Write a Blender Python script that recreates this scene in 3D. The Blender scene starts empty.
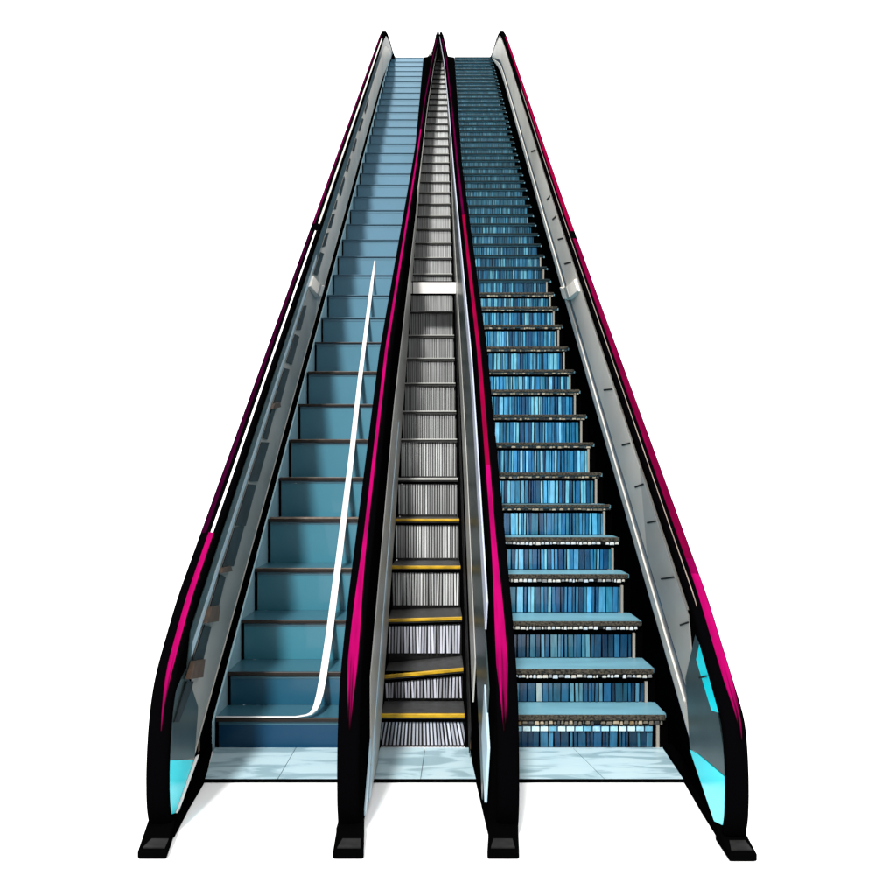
import bpy, math, random
from mathutils import Vector
random.seed(7)
S = bpy.context.scene
# ---------------- camera ----------------
F = 1065.0; E = 1.11; TAN = math.tan(math.radians(30))
cam = bpy.data.cameras.new('camera'); camo = bpy.data.objects.new('camera', cam); S.collection.objects.link(camo)
S.camera = camo; camo.location = (0, 0, E); camo.rotation_euler = (math.radians(90), 0, 0)
cam.sensor_width = 36; cam.lens = 36*F/896; cam.shift_y = 32/896; cam.shift_x = 7/896
cam.clip_start = .05; cam.clip_end = 2000
# ---------------- world: white studio surround, dimmer behind the camera ----------------
w = bpy.data.worlds.new('World'); S.world = w; w.use_nodes = True
nt = w.node_tree; nt.nodes.clear()
out = nt.nodes.new('ShaderNodeOutputWorld'); bg = nt.nodes.new('ShaderNodeBackground')
tc = nt.nodes.new('ShaderNodeTexCoord'); sp = nt.nodes.new('ShaderNodeSeparateXYZ')
mr = nt.nodes.new('ShaderNodeMapRange'); mr.interpolation_type = 'SMOOTHSTEP'
mr.inputs['From Min'].default_value = -.45; mr.inputs['From Max'].default_value = .6
mr.inputs['To Min'].default_value = .42; mr.inputs['To Max'].default_value = 2.2
nt.links.new(tc.outputs['Generated'], sp.inputs[0]); ma = nt.nodes.new('ShaderNodeMath'); ma.operation = 'MULTIPLY_ADD'; ma.inputs[1].default_value = 1.5
nt.links.new(sp.outputs['Z'], ma.inputs[0]); nt.links.new(sp.outputs['Y'], ma.inputs[2]); nt.links.new(ma.outputs[0], mr.inputs['Value'])
nt.links.new(mr.outputs[0], bg.inputs['Strength']); bg.inputs['Color'].default_value = (1, 1, 1, 1)
nt.links.new(bg.outputs[0], out.inputs[0])
# ---------------- key lamp ----------------
ld = bpy.data.lights.new('key_lamp', 'AREA'); ld.shape = 'DISK'; ld.size = 8; ld.energy = 140000; ld.color = (1, .985, .96)
lo = bpy.data.objects.new('key_lamp', ld); S.collection.objects.link(lo)
tgt = Vector((0, 8, 2)); lo.location = tgt + Vector((-10.5, -71, 66))
lo.rotation_euler = (tgt-lo.location).to_track_quat('-Z', 'Y').to_euler()
S.view_settings.view_transform = 'Standard'; S.view_settings.look = 'None'; S.view_settings.exposure = 0; S.view_settings.gamma = 1
S.render.resolution_x = S.render.resolution_y = 1024

# ---------------- materials ----------------
def mat(name, col, rough=.5, metal=0, spec=.3, var=0, scale=6, bump=0, stretch=(1, 1, 1), attr=False, col2=None, coat=0):
    m = bpy.data.materials.new(name); m.use_nodes = True; t = m.node_tree; b = t.nodes['Principled BSDF']
    b.inputs['Roughness'].default_value = rough; b.inputs['Metallic'].default_value = metal
    b.inputs['Specular IOR Level'].default_value = spec; b.inputs['Coat Weight'].default_value = coat
    b.inputs['Base Color'].default_value = (*col, 1)
    src = None
    if attr:
        a = t.nodes.new('ShaderNodeAttribute'); a.attribute_name = 'Col'; src = a.outputs['Color']
    if var or bump or col2:
        tcn = t.nodes.new('ShaderNodeTexCoord'); mp = t.nodes.new('ShaderNodeMapping'); mp.inputs['Scale'].default_value = stretch
        n = t.nodes.new('ShaderNodeTexNoise'); n.inputs['Scale'].default_value = scale; n.inputs['Detail'].default_value = 5
        t.links.new(tcn.outputs['Object'], mp.inputs[0]); t.links.new(mp.outputs[0], n.inputs['Vector'])
        if var or col2:
            mx = t.nodes.new('ShaderNodeMix'); mx.data_type = 'RGBA'
            r = t.nodes.new('ShaderNodeMapRange'); r.inputs['From Min'].default_value = .35; r.inputs['From Max'].default_value = .65
            t.links.new(n.outputs['Fac'], r.inputs['Value'])
            if col2:
                mx.inputs['A'].default_value = (*col, 1); mx.inputs['B'].default_value = (*col2, 1)
                t.links.new(r.outputs[0], mx.inputs['Factor'])
            else:
                mx.blend_type = 'MULTIPLY'; mx.inputs['Factor'].default_value = 1
                r.inputs['To Min'].default_value = 1-var; r.inputs['To Max'].default_value = 1
                if src: t.links.new(src, mx.inputs['A'])
                else: mx.inputs['A'].default_value = (*col, 1)
                t.links.new(r.outputs[0], mx.inputs['B'])
            src = mx.outputs['Result']
        if bump:
            bp = t.nodes.new('ShaderNodeBump'); bp.inputs['Strength'].default_value = bump; bp.inputs['Distance'].default_value = .01
            t.links.new(n.outputs['Fac'], bp.inputs['Height']); t.links.new(bp.outputs[0], b.inputs['Normal'])
    if src: t.links.new(src, b.inputs['Base Color'])
    return m
M = dict(
 floor=mat('white_floor', (.93, .93, .93), .9, spec=0),
 rubber=mat('black_rubber', (.0008, .0007, .0009), .7, spec=0, bump=.15, scale=40),
 black=mat('black_metal', (.0008, .0008, .0009), .7, spec=0),
 pad=mat('grey_rubber_pad', (.012, .012, .012), .7, spec=.1, var=.4, scale=30),
 magenta=mat('magenta_strip', (.24, .0015, .066), .6, spec=0, var=.35, scale=5, stretch=(8, .6, 1)),
 crimson=mat('crimson_strip', (.16, .0008, .022), .6, spec=0, var=.3, scale=5, stretch=(8, .6, 1)),
 maroon=mat('maroon_strip', (.022, .0005, .011), .6, spec=0, var=.5, scale=5, stretch=(8, .5, 1)),
 maroonbright=mat('deep_magenta_strip', (.06, .0005, .022), .6, spec=0, var=.5, scale=5, stretch=(8, .5, 1)),
 step_reflection=mat('painted_reflection', (.022, .032, .036), .45, spec=.1, var=.5, scale=4),
 crimsondark=mat('dark_crimson_strip', (.10, .0008, .020), .6, spec=0, var=.3, scale=5, stretch=(8, .5, 1)),
 ivory=mat('ivory_cover', (.92, .88, .80), .4, spec=.3, var=.06),
 white=mat('white_strip', (.78, .76, .74), .4, spec=.3, var=.08),
 cream=mat('polished_cream_metal', (.42, .39, .34), .3, metal=.3, var=.15, scale=3),
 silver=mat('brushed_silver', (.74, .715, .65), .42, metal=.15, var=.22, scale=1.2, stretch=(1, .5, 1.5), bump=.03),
 silverdark=mat('dark_silver', (.44, .445, .42), .42, metal=.15, var=.3, scale=1.4, stretch=(1, .5, 1.5)),  # darker silver tone for lower panels, soffits and landings
 teal=mat('dark_teal_glass', (.03, .05, .052), .32, spec=.2, var=.5, scale=2),
 navy=mat('navy_trim', (.008, .02, .045), .3, spec=.3),
 cyan=mat('cyan_glass', (.0, .62, .72), .25, spec=.15),
 iceblue=mat('ice_blue_trim', (.36, .50, .58), .35, spec=.3, var=.15, scale=3),
 lavender=mat('pale_lavender_trim', (.42, .46, .56), .35, spec=.3, var=.2, scale=2),
 brown=mat('brown_bracket', (.09, .055, .035), .5, var=.4, scale=20),
 orange=mat('amber_button', (.55, .22, .04), .4),
 paint=mat('blue_step_paint', (.05, .2, .3), .3, spec=.4, attr=True, var=.08, scale=2.5, coat=.15),
 stringer=mat('pale_blue_stringer', (.50, .78, .88), .4, var=.15, scale=3),
 softedge=mat('blue_grey_edge', (.06, .13, .18), .5, spec=.2),
 nose=mat('dark_edge', (.016, .011, .009), .4, spec=.3),
 nosebright=mat('worn_metal_edge', (.34, .27, .22), .35, metal=.5, var=.5, scale=14),
 rib=mat('grey_cleats', (.38, .38, .37), .4, metal=.1, attr=True, var=.3, scale=5, stretch=(14, 14, .8)),
 treadgrey=mat('ribbed_tread_grey', (.035, .036, .034), .5, var=.4, scale=30),
 yellow=mat('yellow_edge', (.62, .37, .01), .5, var=.4, scale=18, stretch=(1, 3, 3)),
 slat=mat('blue_slats', (.05, .2, .4), .25, spec=.4, attr=True, var=.35, scale=12, stretch=(6, 1, 1.2), coat=.2),
 treadcyan=mat('pale_cyan_tread', (.15, .35, .44), .45, var=.18, scale=3, stretch=(1, 4, 1)),
 bead=mat('bead_edge', (.4, .35, .3), .4, attr=True, var=.3, scale=60),
 darkteal=mat('dark_teal_edge', (.012, .028, .034), .6, spec=.1, var=.5, scale=40),
 granule=mat('granular_edge', (.003, .003, .003), .7, col2=(.075, .064, .045), scale=110, bump=.8),
)
# the magenta strip frays out to black at its lower end
t = M['magenta'].node_tree; b = t.nodes['Principled BSDF']; src = b.inputs['Base Color'].links[0].from_socket
ge = t.nodes.new('ShaderNodeNewGeometry'); sx = t.nodes.new('ShaderNodeSeparateXYZ'); t.links.new(ge.outputs['Position'], sx.inputs[0])
mp = t.nodes.new('ShaderNodeMapping'); mp.inputs['Scale'].default_value = (160, 4, 4); t.links.new(ge.outputs['Position'], mp.inputs[0])
n = t.nodes.new('ShaderNodeTexNoise'); n.inputs['Scale'].default_value = 1; t.links.new(mp.outputs[0], n.inputs['Vector'])
ma = t.nodes.new('ShaderNodeMath'); ma.operation = 'MULTIPLY_ADD'; ma.inputs[1].default_value = .45; t.links.new(n.outputs['Fac'], ma.inputs[0]); t.links.new(sx.outputs['Z'], ma.inputs[2])
r = t.nodes.new('ShaderNodeMapRange'); r.inputs['From Min'].default_value = .56; r.inputs['From Max'].default_value = .74; t.links.new(ma.outputs[0], r.inputs['Value'])
mx = t.nodes.new('ShaderNodeMix'); mx.data_type = 'RGBA'; mx.inputs['A'].default_value = (.002, .0008, .001, 1); t.links.new(r.outputs[0], mx.inputs['Factor']); t.links.new(src, mx.inputs['B']); t.links.new(mx.outputs['Result'], b.inputs['Base Color'])
# marble
m = bpy.data.materials.new('pale_blue_marble'); m.use_nodes = True; t = m.node_tree; b = t.nodes['Principled BSDF']
tcn = t.nodes.new('ShaderNodeTexCoord'); mp = t.nodes.new('ShaderNodeMapping'); mp.inputs['Rotation'].default_value = (0, 0, .5); mp.inputs['Scale'].default_value = (1.2, 4, 1)
n = t.nodes.new('ShaderNodeTexNoise'); n.inputs['Scale'].default_value = 2.6; n.inputs['Detail'].default_value = 6; n.inputs['Distortion'].default_value = 1.2
cr = t.nodes.new('ShaderNodeValToRGB'); cr.color_ramp.elements[0].position = .40; cr.color_ramp.elements[0].color = (.25, .38, .43, 1)
cr.color_ramp.elements[1].position = .56; cr.color_ramp.elements[1].color = (.45, .60, .65, 1)
e = cr.color_ramp.elements.new(.49); e.color = (.42, .58, .64, 1)
t.links.new(tcn.outputs['Object'], mp.inputs[0]); t.links.new(mp.outputs[0], n.inputs['Vector']); t.links.new(n.outputs['Fac'], cr.inputs[0]); t.links.new(cr.outputs[0], b.inputs['Base Color'])
b.inputs['Roughness'].default_value = .3; b.inputs['Specular IOR Level'].default_value = .3
M['marble'] = m

# ---------------- mesh helpers ----------------
class MB:
    def __init__(s): s.v = []; s.f = []; s.c = []
    def quad(s, a, b, c, d, col=(1, 1, 1)):
        i = len(s.v); s.v += [a, b, c, d]; s.f.append((i, i+1, i+2, i+3)); s.c.append(col)
    def hexa(s, p, col=(1, 1, 1)):      # p: bottom 4 (ccw), top 4
        i = len(s.v); s.v += p
        for f in ((3, 2, 1, 0), (4, 5, 6, 7), (0, 1, 5, 4), (1, 2, 6, 5), (2, 3, 7, 6), (3, 0, 4, 7)):
            s.f.append(tuple(i+k for k in f)); s.c.append(col)
    def box(s, x0, x1, y0, y1, z0, z1, col=(1, 1, 1)):
        s.hexa([(x0, y0, z0), (x1, y0, z0), (x1, y1, z0), (x0, y1, z0), (x0, y0, z1), (x1, y0, z1), (x1, y1, z1), (x0, y1, z1)], col)
    def loft(s, rings, cap=True, col=(1, 1, 1)):
        n = len(rings[0]); i = len(s.v)
        for r in rings: s.v += r
        for k in range(len(rings)-1):
            for j in range(n):
                a = i+k*n+j; b2 = i+k*n+(j+1) % n
                s.f.append((a, b2, b2+n, a+n)); s.c.append(col)
        if cap:
            s.f.append(tuple(i+j for j in reversed(range(n)))); s.c.append(col)
            s.f.append(tuple(i+(len(rings)-1)*n+j for j in range(n))); s.c.append(col)
def obj(name, mb, m, parent=None, bevel=0, smooth=False, base=(0, 0, 0)):
    bx, by, bz = parent_base(parent) if parent else base
    me = bpy.data.meshes.new(name); me.from_pydata([(x-bx, y-by, z-bz) for x, y, z in mb.v], [], mb.f)
    at = me.color_attributes.new('Col', 'FLOAT_COLOR', 'CORNER')
    k = 0
    for p, c in zip(me.polygons, mb.c):
        for _ in range(p.loop_total): at.data[k].color = (*c, 1); k += 1
        p.use_smooth = smooth
    import bmesh
    b = bmesh.new(); b.from_mesh(me); bmesh.ops.recalc_face_normals(b, faces=b.faces); b.to_mesh(me); b.free()
    me.materials.append(M[m]); o = bpy.data.objects.new(name, me); S.collection.objects.link(o)
    if parent: o.parent = parent
    else: o.location = base
    if bevel:
        bv = o.modifiers.new('bevel', 'BEVEL'); bv.width = bevel; bv.segments = 2; bv.limit_method = 'ANGLE'
    return o
def parent_base(p):
    x = y = z = 0
    while p: x += p.location.x; y += p.location.y; z += p.location.z; p = p.parent
    return x, y, z
def thing(name, label, cat, loc, group=None):
    o = bpy.data.objects.new(name, None); S.collection.objects.link(o); o.location = loc
    o['label'] = label; o['category'] = cat
    if group: o['group'] = group
    return o
def struct(o): o['kind'] = 'structure'; return o

# ---------------- geometry of the slope ----------------
Y0 = 4.38; Z0 = .131; YT = 19.45
def zs(y): return Z0 + (y-Y0)*TAN
Cq = F*(E-zs(0))
def yv(v, q=0): return F*(E-zs(0)-q)/(v+135)
def nosings(vs, d):
    ys = [yv(v) for v in vs]; rem = YT-ys[-1]; n = round(rem/d)
    ys += [ys[-1]+rem*(k+1)/n for k in range(n)]
    return ys
def lerp(a, b, t): return a+(b-a)*t
def sstep(a, b, x):
    t = max(0, min(1, (x-a)/(b-a))); return t*t*(3-2*t)

# ---------------- floor ----------------
fb = MB(); fb.quad((-60, -40, 0), (60, -40, 0), (60, 55, 0), (-60, 55, 0)); struct(obj('floor', fb, 'floor'))
lb = MB()
lx = [(-.868, -.60, -.93, -.595), (-.60, -.30, -.595, -.30), (-.30, -.075, -.30, -.065), (-.075, .20, -.065, .20), (.20, .60, .20, .54), (.60, .90, .54, .96)]
seams = [-.60, -.30, -.07, .2, .57]
for a, b_, c, d in lx:
    lb.hexa([(a+.0012, 3.915, .001), (b_-.0012, 3.915, .001), (d-.0012, 4.372, .001), (c+.0012, 4.372, .001), (a+.0012, 3.915, .012), (b_-.0012, 3.915, .012), (d-.0012, 4.372, .012), (c+.0012, 4.372, .012)])
landing = struct(obj('landing_floor', lb, 'marble'))
lb = MB(); lb.box(-.885, .905, 3.905, 3.914, .0005, .0115)
lb.box(-.85, .88, 3.915, 4.36, .0004, .0009)
ed = obj('landing_edge', lb, 'black', landing)

# ---------------- left: smooth blue staircase ----------------
g = 'flights of steps between the balustrades'
LX0, LX1 = -.93, -.326
st = thing('staircase', 'smooth blue staircase with plain risers and one thin white line running up it', 'staircase', (-.63, Y0, 0), g)
ny = nosings([718, 672, 620, 569, 519, 478, 440, 404, 372, 342], .43)
def mixc(a, b, t): return tuple(lerp(p, q, t) for p, q in zip(a, b))
def treadbox(mb, x0, x1, ya, yb, z, th=.03, col=(1, 1, 1)):
    mb.box(x0, x1, ya, yb, z-th, z, col)
for k, y in enumerate(ny):
    z = zs(y); ynext = ny[k+1] if k+1 < len(ny) else y+1.6
    zb = .0 if k == 0 else zs(ny[k-1])
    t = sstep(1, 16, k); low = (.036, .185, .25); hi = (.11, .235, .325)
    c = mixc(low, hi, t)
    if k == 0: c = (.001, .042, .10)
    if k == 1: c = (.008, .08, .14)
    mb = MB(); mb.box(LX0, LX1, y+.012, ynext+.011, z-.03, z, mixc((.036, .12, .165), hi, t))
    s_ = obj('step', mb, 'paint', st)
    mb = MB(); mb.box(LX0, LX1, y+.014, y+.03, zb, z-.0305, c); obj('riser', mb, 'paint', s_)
    mb = MB(); mb.box(LX0, LX1, y+.002, y+.0135, z-(.016 if k < 9 else .009), z+.001); nz = obj('nosing', mb, 'nose' if k < 10 else 'softedge', s_, bevel=.003)
    if k in (3, 4, 5, 6, 8):
        mb = MB(); mb.box(LX0+.01, LX1, y-.001, y+.010, z+.0012, z+(.0055 if k != 4 else .011)); obj('edge_trim', mb, 'nosebright', s_)
    # dark corner post where the riser meets the side
    mb = MB(); mb.box(LX0+.001, LX0+.013, y+.004, y+.0135, zb+.001, z-.0165); obj('corner_strip', mb, 'black', s_)
# stringer (side below nosing line), and soffit
def slope_slab(x0, x1, q0, q1, ya, yb, m, name, parent, n=2, zmin=.001):
    mb = MB(); rings = []
    ys = sorted(set([ya, yb]+[yy for yy in (Y0+(zmin-q0-Z0)/TAN, Y0+(zmin-q1-Z0)/TAN) if ya < yy < yb]))
    for y in ys:
        a = max(zmin, zs(y)+q0); b2 = max(zmin+.002, zs(y)+q1)
        rings.append([(x0, y, a), (x1, y, a), (x1, y, b2), (x0, y, b2)])
    mb.loft(rings); return obj(name, mb, m, parent)
slope_slab(-.938, -.9305, -.45, .0, Y0-.02, YT, 'stringer', 'stringer', st)
slope_slab(LX0+.003, LX1-.003, -.75, -.45, Y0+.2, YT, 'silverdark', 'soffit', st)
mb = MB(); mb.box(LX0, LX1, YT+1.611, YT+1.63, zs(YT)-.5, zs(YT)); mb.box(LX0, LX1, YT+.04, YT+1.6, zs(YT)-.5, zs(YT)-.031); obj('upper_landing', mb, 'silverdark', st)
# white guide line lying on the nosings
mb = MB(); rings = []; yn = ny[0]
pts = [(-.924, yn-.001, .0035), (-.60, yn-.001, .0038), (-.555, yn+.001, .005), (-.536, yn+.010, .009), (-.523, yn+.03, .012), (-.516, yn+.06, .0135), (-.511, yn+.11, .0145), (-.508, yn+.2, .015), (-.508, yv(640), .0155), (-.515, yv(560), .0155),
       (-.53, yv(460), .015), (-.552, yv(380), .014), (-.578, yv(285), .012), (-.585, yv(262), .004)]
for i, (x, y, hw) in enumerate(pts):
    a = pts[max(0, i-1)]; b2 = pts[min(len(pts)-1, i+1)]; dx, dyy = b2[0]-a[0], b2[1]-a[1]; l_ = math.hypot(dx, dyy); nx, nyy = -dyy/l_, dx/l_
    z = max(zs(y), zs(yn))+(.003 if i < 2 else .009)
    x1, y1, x2, y2 = x-nx*hw, y-nyy*hw, x+nx*hw, y+nyy*hw
    rings.append([(x1, y1, z), (x2, y2, z), (x2, y2, z+.005), (x1, y1, z+.005)])
mb.loft(rings)
obj('guide_line', mb, 'white', st)

# ---------------- middle: grey escalator ----------------
MX0, MX1 = -.247, .098
es = thing('escalator', 'narrow grey escalator with ribbed steps and yellow step edges, white bar across it', 'escalator', (-.07, Y0, 0), g)
ny = nosings([714, 668, 617, 566, 519, 478, 439, 411, 383, 358, 335, 311], .385)
for k, y in enumerate(ny):
    z = zs(y); ynext = ny[k+1] if k+1 < len(ny) else y+1.6
    zb = .0 if k == 0 else zs(ny[k-1])
    tl = {1: .032, 2: .010}.get(k, 0)       # left corner dips on two worn steps
    mb = MB(); mb.hexa([(MX0, y, z-.02-tl), (MX1, y, z-.02), (MX1, ynext+.011, z-.02), (MX0, ynext+.011, z-.02-tl), (MX0, y, z-tl), (MX1, y, z), (MX1, ynext+.011, z), (MX0, ynext+.011, z-tl)])
    s_ = obj('step', mb, 'treadgrey', es)
    nr = 24; pitch = (MX1-MX0-.008)/nr; mb = MB(); zt = z-(.035 if k < 6 else .0105)
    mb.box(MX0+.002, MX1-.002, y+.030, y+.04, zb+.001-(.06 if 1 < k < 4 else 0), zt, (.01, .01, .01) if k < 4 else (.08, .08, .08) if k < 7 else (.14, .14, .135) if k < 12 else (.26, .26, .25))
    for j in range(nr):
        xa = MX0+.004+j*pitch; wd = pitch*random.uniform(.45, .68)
        cc = random.uniform(.30, .85) if k < 7 else random.uniform(.36, .48)+min(.42, max(0, k-9)*.025)  # upper cleats painted paler to make up for shade between the walls
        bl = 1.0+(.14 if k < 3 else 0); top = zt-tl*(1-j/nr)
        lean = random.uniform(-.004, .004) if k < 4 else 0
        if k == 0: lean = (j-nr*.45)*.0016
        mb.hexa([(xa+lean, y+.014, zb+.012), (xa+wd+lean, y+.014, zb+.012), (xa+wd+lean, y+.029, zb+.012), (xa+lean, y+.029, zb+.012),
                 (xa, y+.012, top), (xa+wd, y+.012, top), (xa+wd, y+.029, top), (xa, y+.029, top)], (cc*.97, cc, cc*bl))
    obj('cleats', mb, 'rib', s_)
    mb = MB(); hgt = .013 if k < 6 else .006
    mb.hexa([(MX0, y-.006, z-hgt-tl), (MX1, y-.006, z-hgt), (MX1, y+.011, z-hgt), (MX0, y+.011, z-hgt-tl), (MX0, y-.006, z+.0015-tl), (MX1, y-.006, z+.0015), (MX1, y+.011, z+.0015), (MX0, y+.011, z+.0015-tl)])
    mat_e = 'yellow' if k < 5 else 'silverdark'
    o = obj('step_edge', mb, mat_e, s_, bevel=.002)
    if mat_e == 'yellow': o['label'] = 'worn yellow step edge'
    if k > 5: continue
    mb = MB(); mb.hexa([(MX0, y+.006, z-.034-tl), (MX1, y+.006, z-.034), (MX1, y+.0115, z-.034), (MX0, y+.0115, z-.034), (MX0, y+.006, z-.0145-tl), (MX1, y+.006, z-.0145), (MX1, y+.0115, z-.0145), (MX0, y+.0115, z-.0145)])
    obj('painted_shade_strip', mb, 'black', s_)  # shade under the step edge, put in as a black strip
slope_slab(MX0-.002, MX1+.015, -.75, -.45, Y0+.2, YT, 'silverdark', 'soffit', es)
mb = MB(); mb.box(MX0, MX1, YT+.04, YT+1.6, zs(YT)-.5, zs(YT)-.021); obj('upper_landing', mb, 'silverdark', es)
slope_slab(MX1+.0005, .1175, -.45, -.028, Y0+.03, YT, 'black', 'side_filler', es)
mb = MB(); ye = 19.42; ze = zs(ye); mb.hexa([(-.24, ye, ze-.1), (.11, ye, ze-.1), (.11, ye+.02, ze-.1), (-.24, ye+.02, ze-.1), (-.075, ye, ze+.40), (.02, ye, ze+.40), (.02, ye+.02, ze+.40), (-.075, ye+.02, ze+.40)])
obj('end_panel', mb, 'silver', es)
# white crossbar
yb = 8.15; zc = E+(480-288)*yb/F
mb = MB(); mb.box(MX0-.003, .125, yb, yb+.03, zc-.053, zc+.053); cb = obj('crossbar', mb, 'black', es, bevel=.004)
mb = MB(); mb.box(-.215, .121, yb-.004, yb-.0004, zc-.043, zc+.043); mb.box(MX0+.001, -.223, yb-.004, yb-.0004, zc-.043, zc+.043); obj('bar_face', mb, 'white', cb)

# ---------------- right: slatted staircase ----------------
RX0, RX1 = .248, .938
sr = thing('staircase', 'blue slatted staircase with pale cyan treads and rough beaded step edges', 'staircase', (.59, Y0, 0), g)
ny = nosings([716, 670, 622, 575, 538, 505, 473, 443, 415, 390, 370, 347, 325, 307], .285)
blues = [(.008, .085, .18), (.012, .12, .25), (.025, .17, .32), (.055, .26, .42), (.004, .04, .10), (.016, .13, .22), (.006, .06, .13), (.12, .36, .5)]
for k, y in enumerate(ny):
    z = zs(y); ynext = ny[k+1] if k+1 < len(ny) else y+1.6
    zb = .0 if k == 0 else zs(ny[k-1])
    mb = MB(); mb.box(RX0, RX1-.014, y+.014, ynext+.0305, z-.02, z); mb.box(RX1-.0139, RX1, y+.05, ynext+.0305, z-.02, z-.001); s_ = obj('step', mb, 'treadcyan', sr)
    H = z-zb; zt = z-.062 if k < 5 else z-.045 if k < 15 else z-.016
    if H < .14: zt = z-.04
    mb = MB(); mb.box(RX0+.001, RX1+.003, y+.030, y+.04, zb+.0005, z-.0205); obj('riser', mb, 'black', s_)
    mb = MB(); x = RX0+.006
    while x < RX1-.055:
        wd = random.choice([.008, .011, .014, .018, .024]) * (1.25 if k < 4 else 1); wd = min(wd, RX1-.05-x)
        c = random.choice(blues); f_ = random.uniform(.8, 1.35)*(1.25 if 2 < k < 14 else 1); c = (c[0]*f_, c[1]*f_, c[2]*f_*random.uniform(.95, 1.1))
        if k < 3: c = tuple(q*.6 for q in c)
        elif random.random() < .12: c = (.16, .5, .66)
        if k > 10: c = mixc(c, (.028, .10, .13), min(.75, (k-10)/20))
        if k == 1 and random.random() < .12: c = (.32, .4, .4)
        dy = random.uniform(0, .005); ln = random.uniform(-.002, .002)
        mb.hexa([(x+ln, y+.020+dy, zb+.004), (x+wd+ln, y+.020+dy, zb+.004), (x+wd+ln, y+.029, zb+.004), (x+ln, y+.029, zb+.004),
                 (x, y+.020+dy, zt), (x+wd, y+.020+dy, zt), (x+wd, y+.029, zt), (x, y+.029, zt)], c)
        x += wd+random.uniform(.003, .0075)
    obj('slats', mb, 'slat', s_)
    mb = MB()
    if k < 18: mb.box(RX1-.048, RX1-.036, y+.010, y+.029, zb+.001, zt+.01); obj('end_strip', mb, 'cream', s_)
    nh = .018 if k < 5 else .014 if k < 15 else .012
    mb = MB(); mb.box(RX0, RX1-.012, y-.002, y+.0135, z-nh, z+.004); obj('nosing', mb, 'granule' if k < 15 else 'darkteal', s_, bevel=.003)
    mb = MB(); x = RX0+.01; bz = z-nh-.010
    while x < RX1-.03:
        wd = random.uniform(.009, .026); hh = random.uniform(.005, .008)*(1 if k < 5 else .7)
        if k <= 4: c = random.choice([(.8, .82, .82), (.7, .78, .85), (.75, .7, .62), (.3, .3, .3), (.82, .8, .74)])
        else: c = random.choice([(.5, .42, .3), (.2, .18, .14), (.05, .05, .05), (.6, .52, .4), (.1, .12, .13)])
        if k == 0: c = random.choice([(.3, .2, .1), (.2, .17, .13), (.08, .08, .08), (.5, .4, .28)])
        if random.random() < .95:
            zz = bz+random.uniform(-.002, .002)
            mb.hexa([(x, y+.004, zz-hh), (x+wd, y+.004, zz-hh), (x+wd, y+.019, zz-hh), (x, y+.019, zz-hh), (x+.002, y+.001, zz+hh), (x+wd-.002, y+.001, zz+hh), (x+wd-.002, y+.019, zz+hh), (x+.002, y+.019, zz+hh)], c)
        x += wd+.003
    mb.box(RX0+.008, RX1-.02, y+.0195, y+.024, bz-.007, bz+.007, (.01, .01, .01))
    if k < 15: obj('bead_row', mb, 'bead', s_, bevel=.002 if k < 6 else 0)
    if k == 0:
        mb = MB(); x = RX0+.02
        while x < RX1-.06:
            mb.box(x, x+.03, y+.012, y+.0195, z-.064, z-.046, random.choice([(.35, .62, .75), (.6, .8, .85), (.15, .4, .55)])); x += .036
        obj('pale_tile_row', mb, 'bead', s_)
slope_slab(RX0+.003, RX1-.003, -.75, -.45, Y0+.2, YT, 'silverdark', 'soffit', sr)
mb = MB(); mb.box(RX0, RX1, YT+.05, YT+1.6, zs(YT)-.5, zs(YT)-.021); obj('upper_landing', mb, 'silverdark', sr)

# ---------------- balustrades ----------------
def qin(y): return 1-.5*max(0, min(1, (y-5.5)/13.8))
def profile(dy, inner=False):
    b = [(3.30+dy, .035), (3.272+dy, .10), (3.265+dy, .20), (3.28+dy, .31), (3.315+dy, .41+dy*.2), (3.38+dy*.8, .50+dy*.4)]
    b += [(3.50+dy*.3, zs(3.50+dy*.3)+.975), (3.66, zs(3.66)+.998), (3.85, zs(3.85)+1)]
    p = []
    for i in range(len(b)-1):
        p0 = b[max(0, i-1)]; p1 = b[i]; p2 = b[i+1]; p3 = b[min(len(b)-1, i+2)]
        for j in range(4):
            u = j/4; p.append(tuple(.5*(2*p1[c]+(p2[c]-p0[c])*u+(2*p0[c]-5*p1[c]+4*p2[c]-p3[c])*u*u+(3*p1[c]-p0[c]-3*p2[c]+p3[c])*u**3) for c in (0, 1)))
    y = 3.85
    if inner:
        while y < 19.2: p.append((y, zs(y)+qin(y))); y += .15
        return p+[(19.32, zs(19.3)+.49), (19.5, 9.29), (19.66, 9.26), (19.76, 9.18), (19.8, 9.05), (19.78, 8.9)]
    while y < 15.6: p.append((y, zs(y)+1)); y += .15
    p += [(15.9, zs(15.9)+.992), (16.35, 8.0), (16.8, 8.15), (17.3, 8.29), (17.9, 8.44), (18.5, 8.58), (19.1, 8.74), (19.6, 8.9), (19.85, 8.93), (20.05, 8.9), (20.12, 8.8), (20.05, 8.7)]
    return p
def hz(prof, y):
    best = None
    for (a, za), (b, zb) in zip(prof, prof[1:]):
        if b > a and a <= y <= b: best = lerp(za, zb, (y-a)/(b-a))
    return best if best is not None else (.25 if y < 5 else 8.9)

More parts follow.
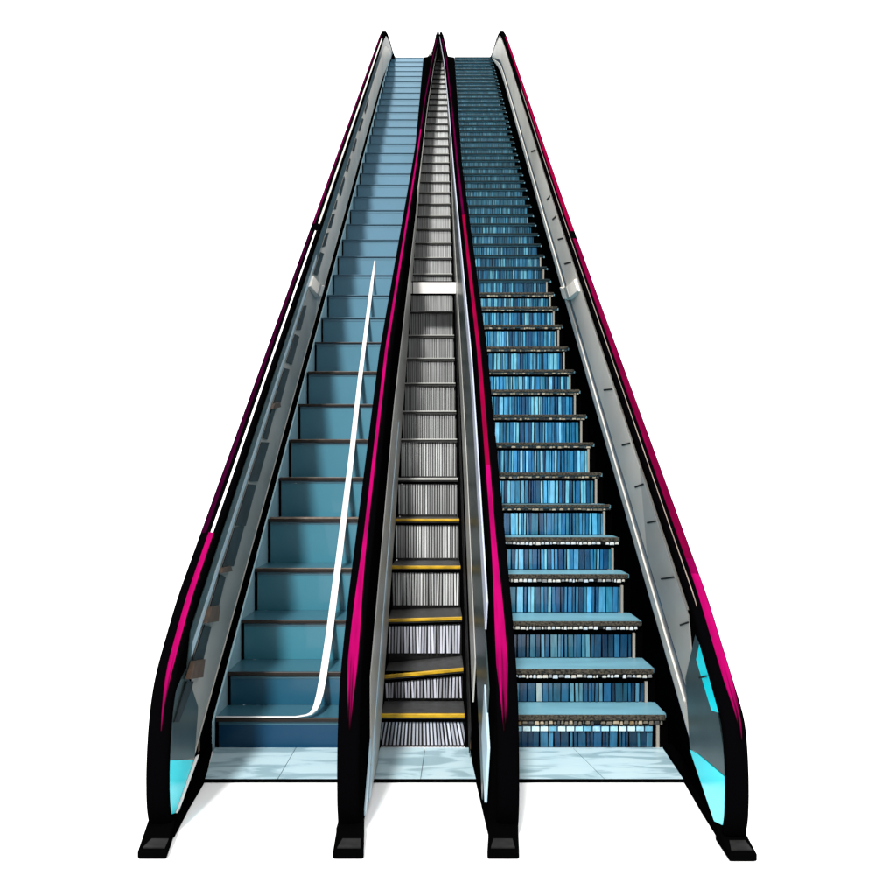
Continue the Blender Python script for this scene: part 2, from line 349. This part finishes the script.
def balustrade(label, xo, xi, xb, xt, xback, shift, strips, stripes, footx, base, dy=0, sgn=1, narrow=1, group='black handrail balustrades beside the flights'):
    """xo..xi: handrail sides; xb/xt: inner face x at q=0 and below the handrail; sgn: +1 if the visible inner face looks to +x"""
    root = thing('balustrade', label, 'balustrade', ((xo+xi)/2, 3.3, 0), group)
    inner = isinstance(shift, list); prof = profile(dy, inner)
    def sh(y):
        if not inner: return shift*sstep(6, 16.4, y)
        v = 0; pts_ = [(5.5, 0)]+shift+[(25, shift[-1][1])]
        for (a, sa), (b, sb) in zip(pts_, pts_[1:]):
            if a <= y <= b: v = lerp(sa, sb, (y-a)/(b-a))
        return v
    def face(y, t, off=0):
        top = hz(prof, y); s = (top-zs(y)) if y > (5.4 if inner else 15.6) else 1.0
        q = .95*t*s; x = lerp(xb, xt, t)+sh(y)*t + off*sgn
        return (x, y, min(max(zs(y)+q, .0315), top-.035))
    ysamp = [3.33+dy+.03*i for i in range(14)] + [3.85+.25*i for i in range(64)]
    yl = 19.44 if inner else 19.75
    ysamp = [y for y in ysamp if y < yl-.04]+[yl]
    # core wall
    mb = MB(); rings = []
    for y in ysamp:
        lo = max(.002, zs(y)-.42); hi = face(y, 1)[2]
        A = face(y, 0); B = face(y, 1)
        za = max(lo+.001, min(zs(y), hi-.002)); 
        xa = A[0] if zs(y) > .03 else lerp(xb, xt, min(1, (.03-zs(y))/.95))+0
        xk = lerp(xo if abs(xback-xo) < abs(xback-xi) else xi, xback, sstep(3.9, 4.6, y))
        rings.append([(xa, y, lo), (xa, y, za), (B[0], y, hi), (lerp(xk, (xo if abs(xback-xo) < abs(xback-xi) else xi), .9)+sh(y), y, hi), (lerp(xk, (xo if abs(xback-xo) < abs(xback-xi) else xi), .8)+sh(y), y, lerp(za, hi, .08 if inner else .5)), (xk, y, za), (xk, y, lo)])
    mb.loft(rings); obj('side_wall', mb, 'black', root)
    # face strips
    for nm, m, t0, t1, off, ya, yb_ in strips:
        mb = MB(); rings = []
        for y in [ya]+[q for q in ysamp if ya+.01 < q < yb_-.01]+[min(yb_, yl)]:
            a = face(y, t0, .004); b2 = face(y, t1, .004)
            if b2[2]-a[2] < .004: continue
            a2 = face(y, t0, .004+off); b3 = face(y, t1, .004+off)
            # keep x true to the height after clamping at the floor
            rings.append([a, a2, b3, b2])
        if len(rings) > 1: mb.loft(rings); obj(nm, mb, m, root)
    # handrail sweep
    def ring(i, x0, x1, lift, th, prf=12):
        y, z = prof[i]
        a = prof[max(0, i-1)]; b2 = prof[min(len(prof)-1, i+1)]
        ty, tz = b2[0]-a[0], b2[1]-a[1]; L = math.hypot(ty, tz); ty /= L; tz /= L
        ny_, nz_ = -tz, ty            # outward normal (up / forward)
        return y, z, ny_, nz_
    mb = MB(); rings = []
    hw = (xi-xo)/2; cx = (xi+xo)/2; T = .042
    sec = []
    for a in range(16):
        an = 2*math.pi*a/16; cxs = math.cos(an); sn = math.sin(an)
        sec.append((abs(cxs)**.55*math.copysign(1, cxs)*hw, -T/2+abs(sn)**.6*math.copysign(1, sn)*T/2))
    for i in range(len(prof)):
        y, z, n1, n2 = ring(i, 0, 0, 0, 0)
        nw = lerp(1, narrow, sstep(6, 19, y)); rings.append([(cx+sh(y)+a*nw, y+n1*b2, z+n2*b2) for a, b2 in sec])
    mb.loft(rings); hr = obj('handrail', mb, 'rubber', root, smooth=True)
    for nm, m, a0, a1, i0, i1, taper in stripes:
        mb = MB(); rings = []
        ids = [i for i in range(len(prof)) if i >= 13 and i0 <= prof[i][0] <= i1]
        for n_, i in enumerate(ids):
            y, z, n1, n2 = ring(i, 0, 0, 0, 0)
            xa, xb2 = a0, a1
            nw = lerp(1, narrow, sstep(6, 19, y)); f = nw
            if taper: f = min(1, .12+n_*.11)*(1 if taper is True else lerp(1, taper, sstep(3.35, 4.0, y)))*nw
            c_ = cx+((a0+a1)/2-cx)*nw; h_ = (a1-a0)/2*f; xa, xb2 = c_-h_, c_+h_
            # follow rounded shoulders: drop near the edges
            def hgt(x):
                u = min(.999, abs((x-cx)/hw)); return -T/2+(1-u**(2/.55))**(.3)*T/2+.0025
            xm = (xa+xb2)/2
            rings.append([(x+sh(y), y+n1*h, z+n2*h) for x, h in ((xa, hgt(xa)-.006), (xb2, hgt(xb2)-.006), (xb2, hgt(xb2)), (xm, hgt(xm)), (xa, hgt(xa)))])
        if len(rings) > 1: mb.loft(rings); obj(nm, mb, m, hr, smooth=False)
    # base runner and foot
    mb = MB(); rings = []
    for (y, a, b2) in base: rings.append([(a, y, .003), (b2, y, .003), (b2, y, .031), (a, y, .031)])
    mb.loft(rings); obj('base_plate', mb, 'black', root)
    f0, f1, b0, b1 = footx; ya = 3.115+dy*.2; yb2 = 3.33+dy*.5
    mb = MB(); mb.hexa([(f0, ya, .002), (f1, ya, .002), (b1, yb2, .002), (b0, yb2, .002), (f0, ya, .024), (f1, ya, .024), (b1, yb2, .05), (b0, yb2, .05)])
    ft = obj('foot', mb, 'black', root, bevel=.004)
    mb = MB(); g0, g1 = lerp(f0, f1, .13), lerp(f0, f1, .88)
    def fz(y): return lerp(.024, .05, (y-ya)/(yb2-ya))+.0006
    y1, y2 = ya+.018, ya+.075
    mb.hexa([(g0, y1, fz(y1)-.002), (g1, y1, fz(y1)-.002), (g1-.004, y2, fz(y2)-.002), (g0+.01, y2, fz(y2)-.002), (g0, y1, fz(y1)+.003), (g1, y1, fz(y1)+.003), (g1-.004, y2, fz(y2)+.003), (g0+.01, y2, fz(y2)+.003)])
    obj('foot_pad', mb, 'pad', ft)
    return root, face, prof

def plate(face, root, name, m, quad, th=.006, off=.010):
    """small plate on the face: quad of (y,t) corners"""
    mb = MB()
    a = [face(y, t, off) for y, t in quad]; b2 = [face(y, t, off+th) for y, t in quad]
    mb.hexa(a+b2); return obj(name, mb, m, root)

YE = 19.6
# left outer
L, lf, lp = balustrade('leftmost balustrade, painted dark grey step reflections and cyan foot glass, beside the smooth blue staircase', -.908, -.838, -.939, -.850, -.985, 0,
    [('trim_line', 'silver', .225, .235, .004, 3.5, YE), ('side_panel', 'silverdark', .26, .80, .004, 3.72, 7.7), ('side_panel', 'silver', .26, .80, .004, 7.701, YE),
     ('glass_panel', 'teal', .802, .97, .003, 3.60, YE), ('glass_trim', 'iceblue', .83, .88, .0055, 3.66, 7.3)],
    [('handrail_stripe', 'magenta', -.872, -.853, 3.2, 4.05, True), ('highlight_strip', 'white', -.865, -.856, 4.0, 7.36, False), ('highlight_strip', 'cream', -.861, -.848, 7.42, 15.5, False),  # handrail highlight painted in as white and cream strips
     ('outer_stripe', 'maroon', -.900, -.882, 4.0, 7.36, False), ('outer_stripe', 'maroonbright', -.904, -.884, 7.4, 15.9, False)],
    (-.888, -.802, -.915, -.832), [(3.30, -.905, -.826), (3.6, -.92, -.849), (3.91, -.93, -.866), (4.36, -.95, -.936)])
# right outer
R, rf, rp = balustrade('rightmost balustrade, broad grey inner panel and crimson handrail stripe, beside the slatted staircase', .850, .919, .944, .862, .985, .05,
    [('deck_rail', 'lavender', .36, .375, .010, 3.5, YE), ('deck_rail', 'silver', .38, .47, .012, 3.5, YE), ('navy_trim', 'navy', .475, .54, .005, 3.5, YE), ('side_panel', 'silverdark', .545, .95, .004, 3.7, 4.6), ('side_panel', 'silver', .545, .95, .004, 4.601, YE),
     ('top_trim', 'cream', .968, .976, .004, 3.7, YE)],
    [('handrail_stripe', 'magenta', .884, .912, 3.1, 3.9, True), ('handrail_stripe', 'crimsondark', .884, .912, 3.75, 7.3, False), ('handrail_stripe', 'crimson', .884, .912, 7.3, 15.6, False), ('pin_line', 'nosebright', .866, .8685, 3.6, 12, False)],
    (.838, .919, .845, .925), [(3.2, .85, .925), (3.56, .868, .93), (3.87, .888, .94), (4.36, .908, .95)], dy=-.10, sgn=-1)
# left inner
A, af, ap = balustrade('balustrade between the smooth blue staircase and the escalator, thin magenta line down its handrail', -.321, -.251, -.250, -.252, -.322, [(9.46, .060), (12.6, .094), (15.8, .156), (18.2, .212), (19.3, .232)],
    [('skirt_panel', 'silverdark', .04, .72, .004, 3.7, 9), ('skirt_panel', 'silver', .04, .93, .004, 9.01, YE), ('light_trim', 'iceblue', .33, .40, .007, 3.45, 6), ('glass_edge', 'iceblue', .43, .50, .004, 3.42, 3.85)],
    [('handrail_stripe', 'magenta', -.299, -.266, 3.2, 11, .42), ('handrail_stripe', 'maroonbright', -.289, -.276, 10.9, 18.2, False)],
    (-.317, -.226, -.322, -.24), [(3.30, -.325, -.25), (4.36, -.324, -.251)], sgn=1, narrow=.6)
# right inner
B_, bf, bp_ = balustrade('balustrade between the escalator and the slatted staircase, magenta along the left edge of its handrail', .172, .242, .118, .172, .244, [(9.46, -.050), (12.6, -.079), (15.8, -.12), (18.2, -.179), (19.3, -.208)],
    [('skirt_panel', 'pad', .0, .10, .004, 4.2, YE), ('deck_trim', 'silverdark', .26, .44, .006, 4.15, YE), ('glass_edge', 'iceblue', .58, .76, .008, 3.36, 3.62), ('glass_panel', 'teal', .46, .84, .004, 3.5, YE), ('highlight_strip', 'lavender', .86, .96, .006, 3.75, YE)],
    [('handrail_stripe', 'magenta', .177, .214, 3.2, 4.5, .5), ('handrail_stripe', 'crimson', .186, .205, 4.35, 8, False), ('handrail_stripe', 'maroonbright', .186, .203, 7.9, 18.2, False)],
    (.135, .229, .150, .240), [(3.30, .152, .24), (4.36, .12, .243)], sgn=-1, narrow=.6)

# newel glass panels (cyan) standing over the base of the two outer balustrades
def newel_glass(root, x0, x1, poly, m, name, th=.006):
    mb = MB(); s = th if x0 < 0 else -th
    r1 = [(lerp(x0, x1, (y-3.3)/.8), y, z) for y, z in poly]; r2 = [(x+s, y, z) for x, y, z in r1]
    mb.loft([r1, r2]); return obj(name, mb, m, root)
gL = [(3.335, .06), (3.44, .034), (3.72, .132), (3.62, .158), (3.315, .238)]
newel_glass(L, -.862, -.876, gL, 'cyan', 'newel_glass')
newel_glass(L, -.863, -.877, [(3.315, .24), (3.62, .16), (3.74, .136), (3.80, .30), (3.60, .47), (3.42, .42), (3.33, .32)], 'teal', 'newel_glass')
newel_glass(L, -.857, -.868, [(3.445, .033), (3.475, .033), (3.78, .135), (3.74, .137)], 'white', 'glass_bead')
gR = [(3.235, .06), (3.36, .034), (3.72, .168), (3.60, .185), (3.22, .212)]
newel_glass(R, .866, .882, gR, 'cyan', 'newel_glass')
newel_glass(R, .867, .883, [(3.22, .215), (3.60, .188), (3.72, .172), (3.80, .40), (3.62, .60), (3.35, .43), (3.25, .30)], 'teal', 'newel_glass')
newel_glass(R, .864, .878, [(3.27, .392), (3.40, .375), (3.62, .50), (3.55, .585), (3.36, .47)], 'cyan', 'cyan_inset', th=.003)

# step reflections painted as dark plates on the left panel, brown brackets (corners given by height on the incline and position up the face)
def vt(v, t): return (yv(v, .95*t), t)
def band(face, root, name, m, va, vb, t0, t1, tilt=0, th=.006, off=.010, ragged=0):
    return plate(face, root, name, m, [vt(vb+tilt, t0), vt(vb, t1), vt(va, t1), vt(va+tilt, t0+ragged)], th, off)
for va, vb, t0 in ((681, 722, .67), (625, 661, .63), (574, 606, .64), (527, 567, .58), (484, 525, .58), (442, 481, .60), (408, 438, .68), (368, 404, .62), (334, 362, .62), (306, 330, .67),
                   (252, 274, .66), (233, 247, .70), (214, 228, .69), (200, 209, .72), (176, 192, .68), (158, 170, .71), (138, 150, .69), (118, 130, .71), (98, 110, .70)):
    band(lf, L, 'painted_reflection', 'step_reflection', va, vb, t0, .80, tilt=random.uniform(-1, 4), ragged=random.uniform(0, .05), th=.004)
for va, vb, t0 in ((607, 623, .62), (661, 679, .60), (568, 573, .64), (404, 409, .64)):
    band(lf, L, 'bracket', 'brown', va, vb, t0, .83, tilt=-2, ragged=.06, th=.016)
for v in (676, 622, 577, 521, 484, 443, 389, 262, 238, 216, 196, 150):
    band(rf, R, 'panel_seam', 'pad', v-.8, v+.8, .70+random.uniform(-.04, .08), .93, tilt=random.uniform(1, 4), th=.002, off=.0085)
# joint collars
for root, fc, t0, t1, v0, v1, hh in ((L, lf, .30, .82, 291, 281, 6.0), (R, rf, .34, .91, 293, 285, 6.5)):
    mb = MB(); rings = []
    for j in range(13):
        u = j/12; t = lerp(t0, t1, u); v = lerp(v0, v1, u)+3.5*math.sin(math.pi*u); o_ = .022+.014*math.sin(math.pi*u)
        a = yv(v+hh, .95*t); b2 = yv(v-hh, .95*t)
        rings.append([fc(a, t, .004), fc(b2, t, .004), fc(b2-.02, t, o_), fc(a+.02, t, o_)])
    mb.loft(rings); cl_ = obj('joint_collar', mb, 'ivory', root, smooth=False)
    mb = MB(); rings = []
    for j in range(7):
        u = .42+.16*j/6; t = lerp(t0, t1, u); v = lerp(v0, v1, u)+3.5*math.sin(math.pi*u); o_ = .024+.014*math.sin(math.pi*u)
        a = yv(v+hh-1, .95*t); b2 = yv(v-hh+1, .95*t)
        rings.append([fc(a, t, o_-.01), fc(b2, t, o_-.01), fc(b2, t, o_), fc(a, t, o_)])
    mb.loft(rings); obj('collar_band', mb, 'silverdark', cl_)
# skirt end knobs
mb = MB(); mb.box(.118, .136, 4.26, 4.28, .03, .075); obj('amber_button', mb, 'orange', B_, bevel=.004)
mb = MB(); mb.box(-.935, -.915, 4.02, 4.05, .08, .14); obj('brown_stop', mb, 'brown', L, bevel=.005)
